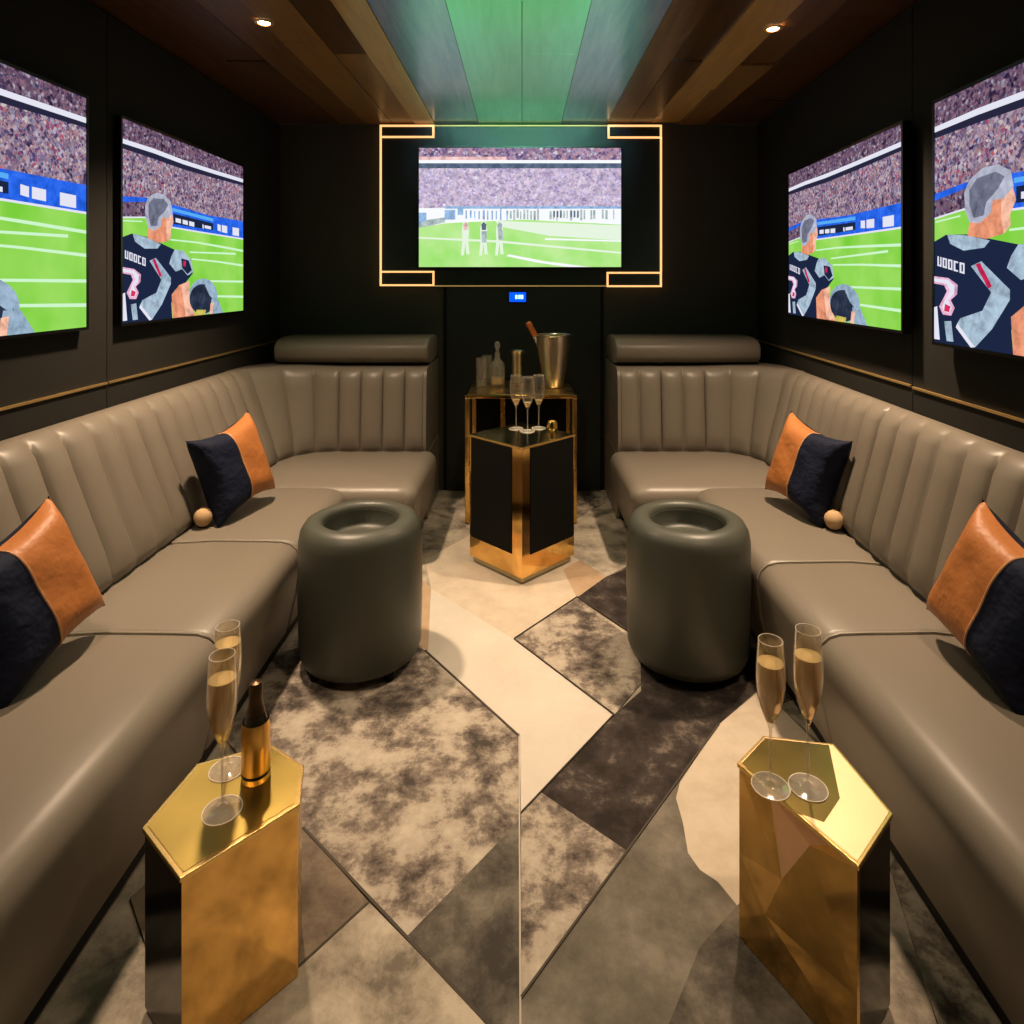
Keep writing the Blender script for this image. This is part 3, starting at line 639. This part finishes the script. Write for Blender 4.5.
# lettering on the shirt back
for k in range(5):
    x = 68+k*20; y = 652+k*8; h_ = 38
    P1([(x, y), (x+6, y+2), (x+6, y+h_+2), (x, y+h_)], c['white'])
    if k != 3: P1([(x+11, y+4), (x+16, y+6), (x+16, y+h_+6), (x+11, y+h_+4)], c['white'])
    if k: P1([(x, y), (x+15, y+6), (x+15, y+12), (x, y+6)], c['white'])
    P1([(x, y+h_-7), (x+15, y+h_-1), (x+15, y+h_+5), (x, y+h_)], c['white'])
P1([(40, 728), (110, 740), (142, 765), (140, 800), (118, 822), (132, 850), (120, 880), (90, 880), (75, 850), (90, 820), (105, 790), (95, 768), (40, 756)], c['pink'])
P1([(40, 735), (108, 747), (132, 768), (130, 798), (108, 822), (122, 850), (113, 870), (95, 870), (86, 850), (100, 820), (116, 790), (104, 762), (40, 748)], c['white'])
P1([(98, 838), (118, 846), (112, 868), (94, 866)], c['red'])
P1([(35, 865), (68, 850), (78, 980), (35, 985)], c['white']); P1([(95, 905), (120, 900), (128, 975), (104, 978)], c['silver'])
P1([(285, 860), (320, 815), (368, 795), (368, 880), (400, 965), (290, 972)], c['skin'])
P1([(330, 815), (368, 795), (368, 880), (392, 950), (350, 960)], c['skin2'])
def ell(cx, cy, rx, ry, m_, a0=0, a1=360): P1([(cx+rx*cos(math.radians(a)), cy-ry*sin(math.radians(a))) for a in [a0+(a1-a0)*k/24 for k in range(24)]], m_)
ell(432, 868, 66, 84, c['helm2']); ell(428, 880, 60, 70, c['helmet'])
P1([(440, 815), (470, 800), (490, 850), (485, 890), (460, 860)], c['helm2']); P1([(400, 930), (445, 930), (440, 960), (398, 962)], c['gold'])
P1([(470, 880), (500, 880), (525, 945), (490, 960), (465, 930)], c['helm2']); P1([(466, 900), (480, 895), (476, 950), (462, 950)], c['skin2'])
backpic = [([(0, 0), (1, 0), (1, 1), (0, 1)], crb)]
def P2(pts, m_): backpic.append(([((x-45)/890, 1-(y-40)/515) for x, y in pts], m_))
def R2(x0, x1, y0, y1, m_): P2([(x0, y0), (x1, y0), (x1, y1), (x0, y1)], m_)
R2(45, 935, 40, 92, crb0); R2(45, 430, 78, 92, c['palep']); R2(45, 935, 92, 106, c['palew']); R2(45, 935, 106, 128, c['dkb'])
R2(45, 935, 300, 372, c['palew']); P2([(160, 292), (935, 292), (935, 303), (160, 303)], c['paleb'])
R2(45, 78, 320, 370, c['paleb']); P2([(78, 352), (160, 340), (160, 362), (45, 385), (45, 370)], c['greyp']); R2(158, 205, 308, 350, c['paleb']); R2(215, 240, 300, 330, c['paleb'])
random.seed(3)
for x in list(range(250, 420, 19))+list(range(430, 580, 15))+list(range(620, 780, 15))+[800, 812, 850, 866, 900]:
    R2(x, x+random.uniform(5, 10), 306+random.uniform(-3, 8), 346+random.uniform(-4, 8), c['greyp'] if x > 430 else c['paleb'])
    if 620 <= x < 780 and random.random() < .6: R2(x+2, x+9, 312, 340, c['dkb'])
P2([(45, 385), (160, 366), (500, 350), (935, 372), (935, 555), (45, 555)], grb)
P2([(380, 355), (935, 375), (935, 440), (620, 420), (400, 380)], c['pale'])
P2([(45, 425), (400, 440), (935, 490), (935, 498), (400, 450), (45, 432)], c['pale']); P2([(440, 500), (600, 530), (800, 555), (700, 555), (560, 535), (430, 508)], c['palew'])
P2([(600, 430), (935, 440), (935, 446), (600, 438)], c['palew'])
for x, m_ in ((250, 'palep'), (330, 'dkb'), (400, 'greyp')):
    P2([(x-10, 360), (x+10, 360), (x+16, 400), (x+12, 440), (x+18, 500), (x+4, 500), (x, 450), (x-8, 505), (x-20, 505), (x-14, 440), (x-16, 395)], c['pale'])
    P2([(x-10, 370), (x, 360), (x+12, 370), (x+10, 395), (x-8, 395)], c[m_])
P2([(320, 400), (345, 400), (342, 450), (322, 450)], c['greyp']); P2([(392, 395), (414, 395), (416, 440), (396, 440)], c['greyp'])

def clip(poly):
    for ax, lim, sg in ((0, 0, 1), (0, 1, -1), (1, 0, 1), (1, 1, -1)):
        out = []
        for i in range(len(poly)):
            a, b_ = poly[i-1], poly[i]; da, db = sg*(a[ax]-lim), sg*(b_[ax]-lim)
            if (da >= 0) != (db >= 0):
                t = da/(da-db); out.append((a[0]+(b_[0]-a[0])*t, a[1]+(b_[1]-a[1])*t))
            if db >= 0: out.append(b_)
        poly = out
        if not poly: return []
    return poly
def tv(center, udir, w, h, pic, lab, grp, th=.030, bz=.010):
    u = Vector((udir[0], udir[1], 0)).normalized(); v = Vector((0, 0, 1)); n_ = u.cross(v)
    M = Matrix((u, v, n_)).transposed().to_4x4(); M.translation = center
    root = empty('television', (0, 0, 0), lab, 'television', grp); root.matrix_world = M
    q = MB(); W, Hh = w/2+bz, h/2+bz; q.box(-W, W, -Hh, Hh, -th, -.001, bezel); q.build('housing', root, bevel=.004, seg=2)
    q = MB()
    for a in ((-W, W, h/2, Hh), (-W, W, -Hh, -h/2), (-W, -w/2, -h/2, h/2), (w/2, W, -h/2, h/2)): q.box(*a, -.0008, .003, bezel)
    q.build('bezel', root)
    q = MB(); uvs = []; z = 0
    for pts, m_ in pic:
        pts = clip(pts)
        if len(pts) < 3: continue
        a = sum(pts[i][0]*pts[(i+1) % len(pts)][1]-pts[(i+1) % len(pts)][0]*pts[i][1] for i in range(len(pts)))
        if a < 0: pts = pts[::-1]
        q.add([((p[0]-.5)*w, (p[1]-.5)*h, z) for p in pts], [tuple(range(len(pts)))], m_); uvs += [(p[0]*w/h, p[1]) for p in pts]; z += .00003
    o = q.build('screen', root, clean=False); me = o.data; lay = me.uv_layers.new(name='UVMap')
    for lp in me.loops: lay.data[lp.index].uv = uvs[lp.vertex_index]
    return root
g = 'side wall televisions showing the football game'
tv((XL+.027, 2.352+.51, 1.14+.3775), (0, 1), 1.02, .755, sidepic, 'wall television on left wall farther from camera, showing the player', g, .024)
tv((XL+.027, 1.138+.51, 1.142+.385), (0, 1), 1.02, .77, sidepic, 'wall television nearest camera on left wall, cut by left frame edge', g, .024)
ry = Vector((.0516, 1, 0)).normalized()
def rt(y0, y1): yc = (y0+y1)/2; return (XR(yc)-.05, yc)
x, y = rt(2.213, 3.284); tv((x, y, 1.4825), (-ry.x, -ry.y), 1.071, .715, sidepic, 'wall television on right wall farther from camera, showing the small player', g)
x, y = rt(.97, 2.022); tv((x, y, 1.481), (-ry.x, -ry.y), 1.053, .752, sidepic, 'wall television nearest camera on right wall, with the large player', g)
sx = .00619*.985; yb = YB*.985
tv(((520-CX)*sx, yb, H+(280-207.5)*sx), (1, 0), 202*sx, 119*sx, backpic, 'television on the back wall inside the glowing gold outline', None, .03, .006)

# surround panel and glowing outline
q = MB(); q.box(-.862, .855, YB-.025, YB-.0005, 1.262, 2.25, surround); o = q.build('screen_surround_panel', bevel=.002, seg=1); tag(o, 'black rectangular panel behind the back wall television', 'wall panel')
led = empty('led_outline', (0, YB-.03, 1.26), 'glowing gold LED outline with stepped corners around the back television', 'LED light')
s2 = .00619
def bar(nm, x0, x1, y0, y1, m_):
    q = MB(); X_0, X_1 = (x0-CX)*s2, (x1-CX)*s2; Z0, Z1 = H+(CY-y1)*s2-1.26, H+(CY-y0)*s2-1.26
    q.box(X_0, X_1, -.006, .004, Z0, Z1, m_); q.build(nm, led)
t = 1.7
bar('light_strip', 381, 381+t, 139, 271, led_em); bar('light_strip', 659, 659+t, 139, 272, led_em)
for (x0, x1, y0, y1) in ((381, 435, 126.2, 139), (607, 660.6, 126.2, 139.5), (381, 435, 271, 286), (606, 660.6, 272, 287)):
    q = MB()
    for (a0, a1, b0, b1) in ((x0, x1, y0, y0+t), (x0, x1, y1-t, y1), (x0, x0+t, y0+t, y1-t), (x1-t, x1, y0+t, y1-t)):
        q.box((a0-CX)*s2, (a1-CX)*s2, -.006, .004, H+(CY-b1)*s2-1.26, H+(CY-b0)*s2-1.26, led_em)
    q.build('corner_strip', led)
bar('thin_channel', 435, 607, 126.5, 127.5, led_lo); bar('thin_channel', 435, 606, 285.3, 286.5, led_lo)
# blue display
dis = empty('wall_display', (-.027, YB-.012, 1.195), 'small glowing blue digital display on the black door', 'display')
q = MB(); q.box(-.056, .056, -.012, 0, -.034, .034, bezel); q.build('housing', dis, bevel=.003, seg=2)
q = MB(); q.box(-.051, .051, -.0135, -.012, -.029, .029, blue_em)
for x in (-.014, .006, .022): q.box(x, x+.012, -.0145, -.0135, -.011, .013, blue_wh)
q.build('screen', dis)

# ------------------------------------------------------------------ downlights and added ceiling spots
def downlight(x, y, lab=None, power=30, cone=100):
    if lab:
        root = empty('downlight', (x, y, CEIL-.001), lab, 'ceiling light', 'recessed ceiling downlights')
        q = MB(); q.lathe([(.022, 0), (.034, 0), (.034, -.004), (.030, -.006), (.023, -.005)], brass, 28); q.build('trim_ring', root, smooth=True)
        q = MB(); q.lathe([(.0002, -.004), (.018, -.004), (.0215, -.001), (.0215, .0005), (.0002, .0005)], white_em, 24); q.build('lamp', root, smooth=True)
    l = bpy.data.lights.new('downlight_or_added_spot', 'SPOT'); l.energy = power; l.color = (1, .735, .50); l.spot_size = math.radians(cone); l.spot_blend = 1; l.shadow_soft_size = .05
    o = bpy.data.objects.new('downlight_or_added_spot', l); COL.objects.link(o); o.location = (x, y, CEIL-.03)
lx, ly = G(264, 22, CEIL); rx_, ry_ = G(773, 28, CEIL)
downlight(lx, ly, 'glowing recessed downlight on the left side of the ceiling', 250, 96)
downlight(rx_, ry_, 'glowing recessed downlight on the right side of the ceiling', 250, 96)
for x in (-1.02, 1.02):  # added spots over the seats, no fixtures, for more brightness
    downlight(x, 1.0, None, 75, 100); downlight(x, -.4, None, 12, 110)
downlight(0, 2.9, None, 38, 95); downlight(0, 1.5, None, 34, 85)  # added mid-room spots without fixtures, brightening floor and pedestal
# unseen coloured spots added behind the viewer to tint the ceiling
def wash(loc, tgt, col, power, size, blend=.5):
    l = bpy.data.lights.new('added_colour_spot', 'SPOT'); l.energy = power; l.color = col; l.spot_size = math.radians(size); l.spot_blend = blend; l.shadow_soft_size = .04
    o = bpy.data.objects.new('added_colour_spot', l); COL.objects.link(o); o.location = loc
    o.rotation_euler = (Vector(tgt)-Vector(loc)).to_track_quat('-Z', 'Y').to_euler()
wash((0, -.9, 1.2), (0, 2.6, CEIL), (.30, .9, .62), 1500, 17)
wash((-.3, -.9, 1.2), (-.42, 2.7, CEIL), (.35, .65, 1.), 420, 10)
wash((.3, -.9, 1.2), (.40, 2.7, CEIL), (.35, .65, 1.), 420, 10)

w = bpy.data.worlds.new('world'); w.use_nodes = True; w.node_tree.nodes['Background'].inputs[0].default_value = (1, .85, .7, 1); w.node_tree.nodes['Background'].inputs[1].default_value = .03
sc = bpy.context.scene; sc.world = w
cam = bpy.data.cameras.new('camera'); cam.sensor_width = 36; cam.lens = F/1024*36; cam.shift_x = -(CX-512)/1024; cam.shift_y = -(512-CY)/1024; cam.clip_start = .05
co = bpy.data.objects.new('camera', cam); COL.objects.link(co); co.location = (0, 0, H); co.rotation_euler = (pi/2, 0, 0); sc.camera = co
sc.view_settings.view_transform = 'Standard'; sc.view_settings.look = 'None'; sc.view_settings.gamma = 1; sc.view_settings.use_curve_mapping = False
sc.view_settings.exposure = 0
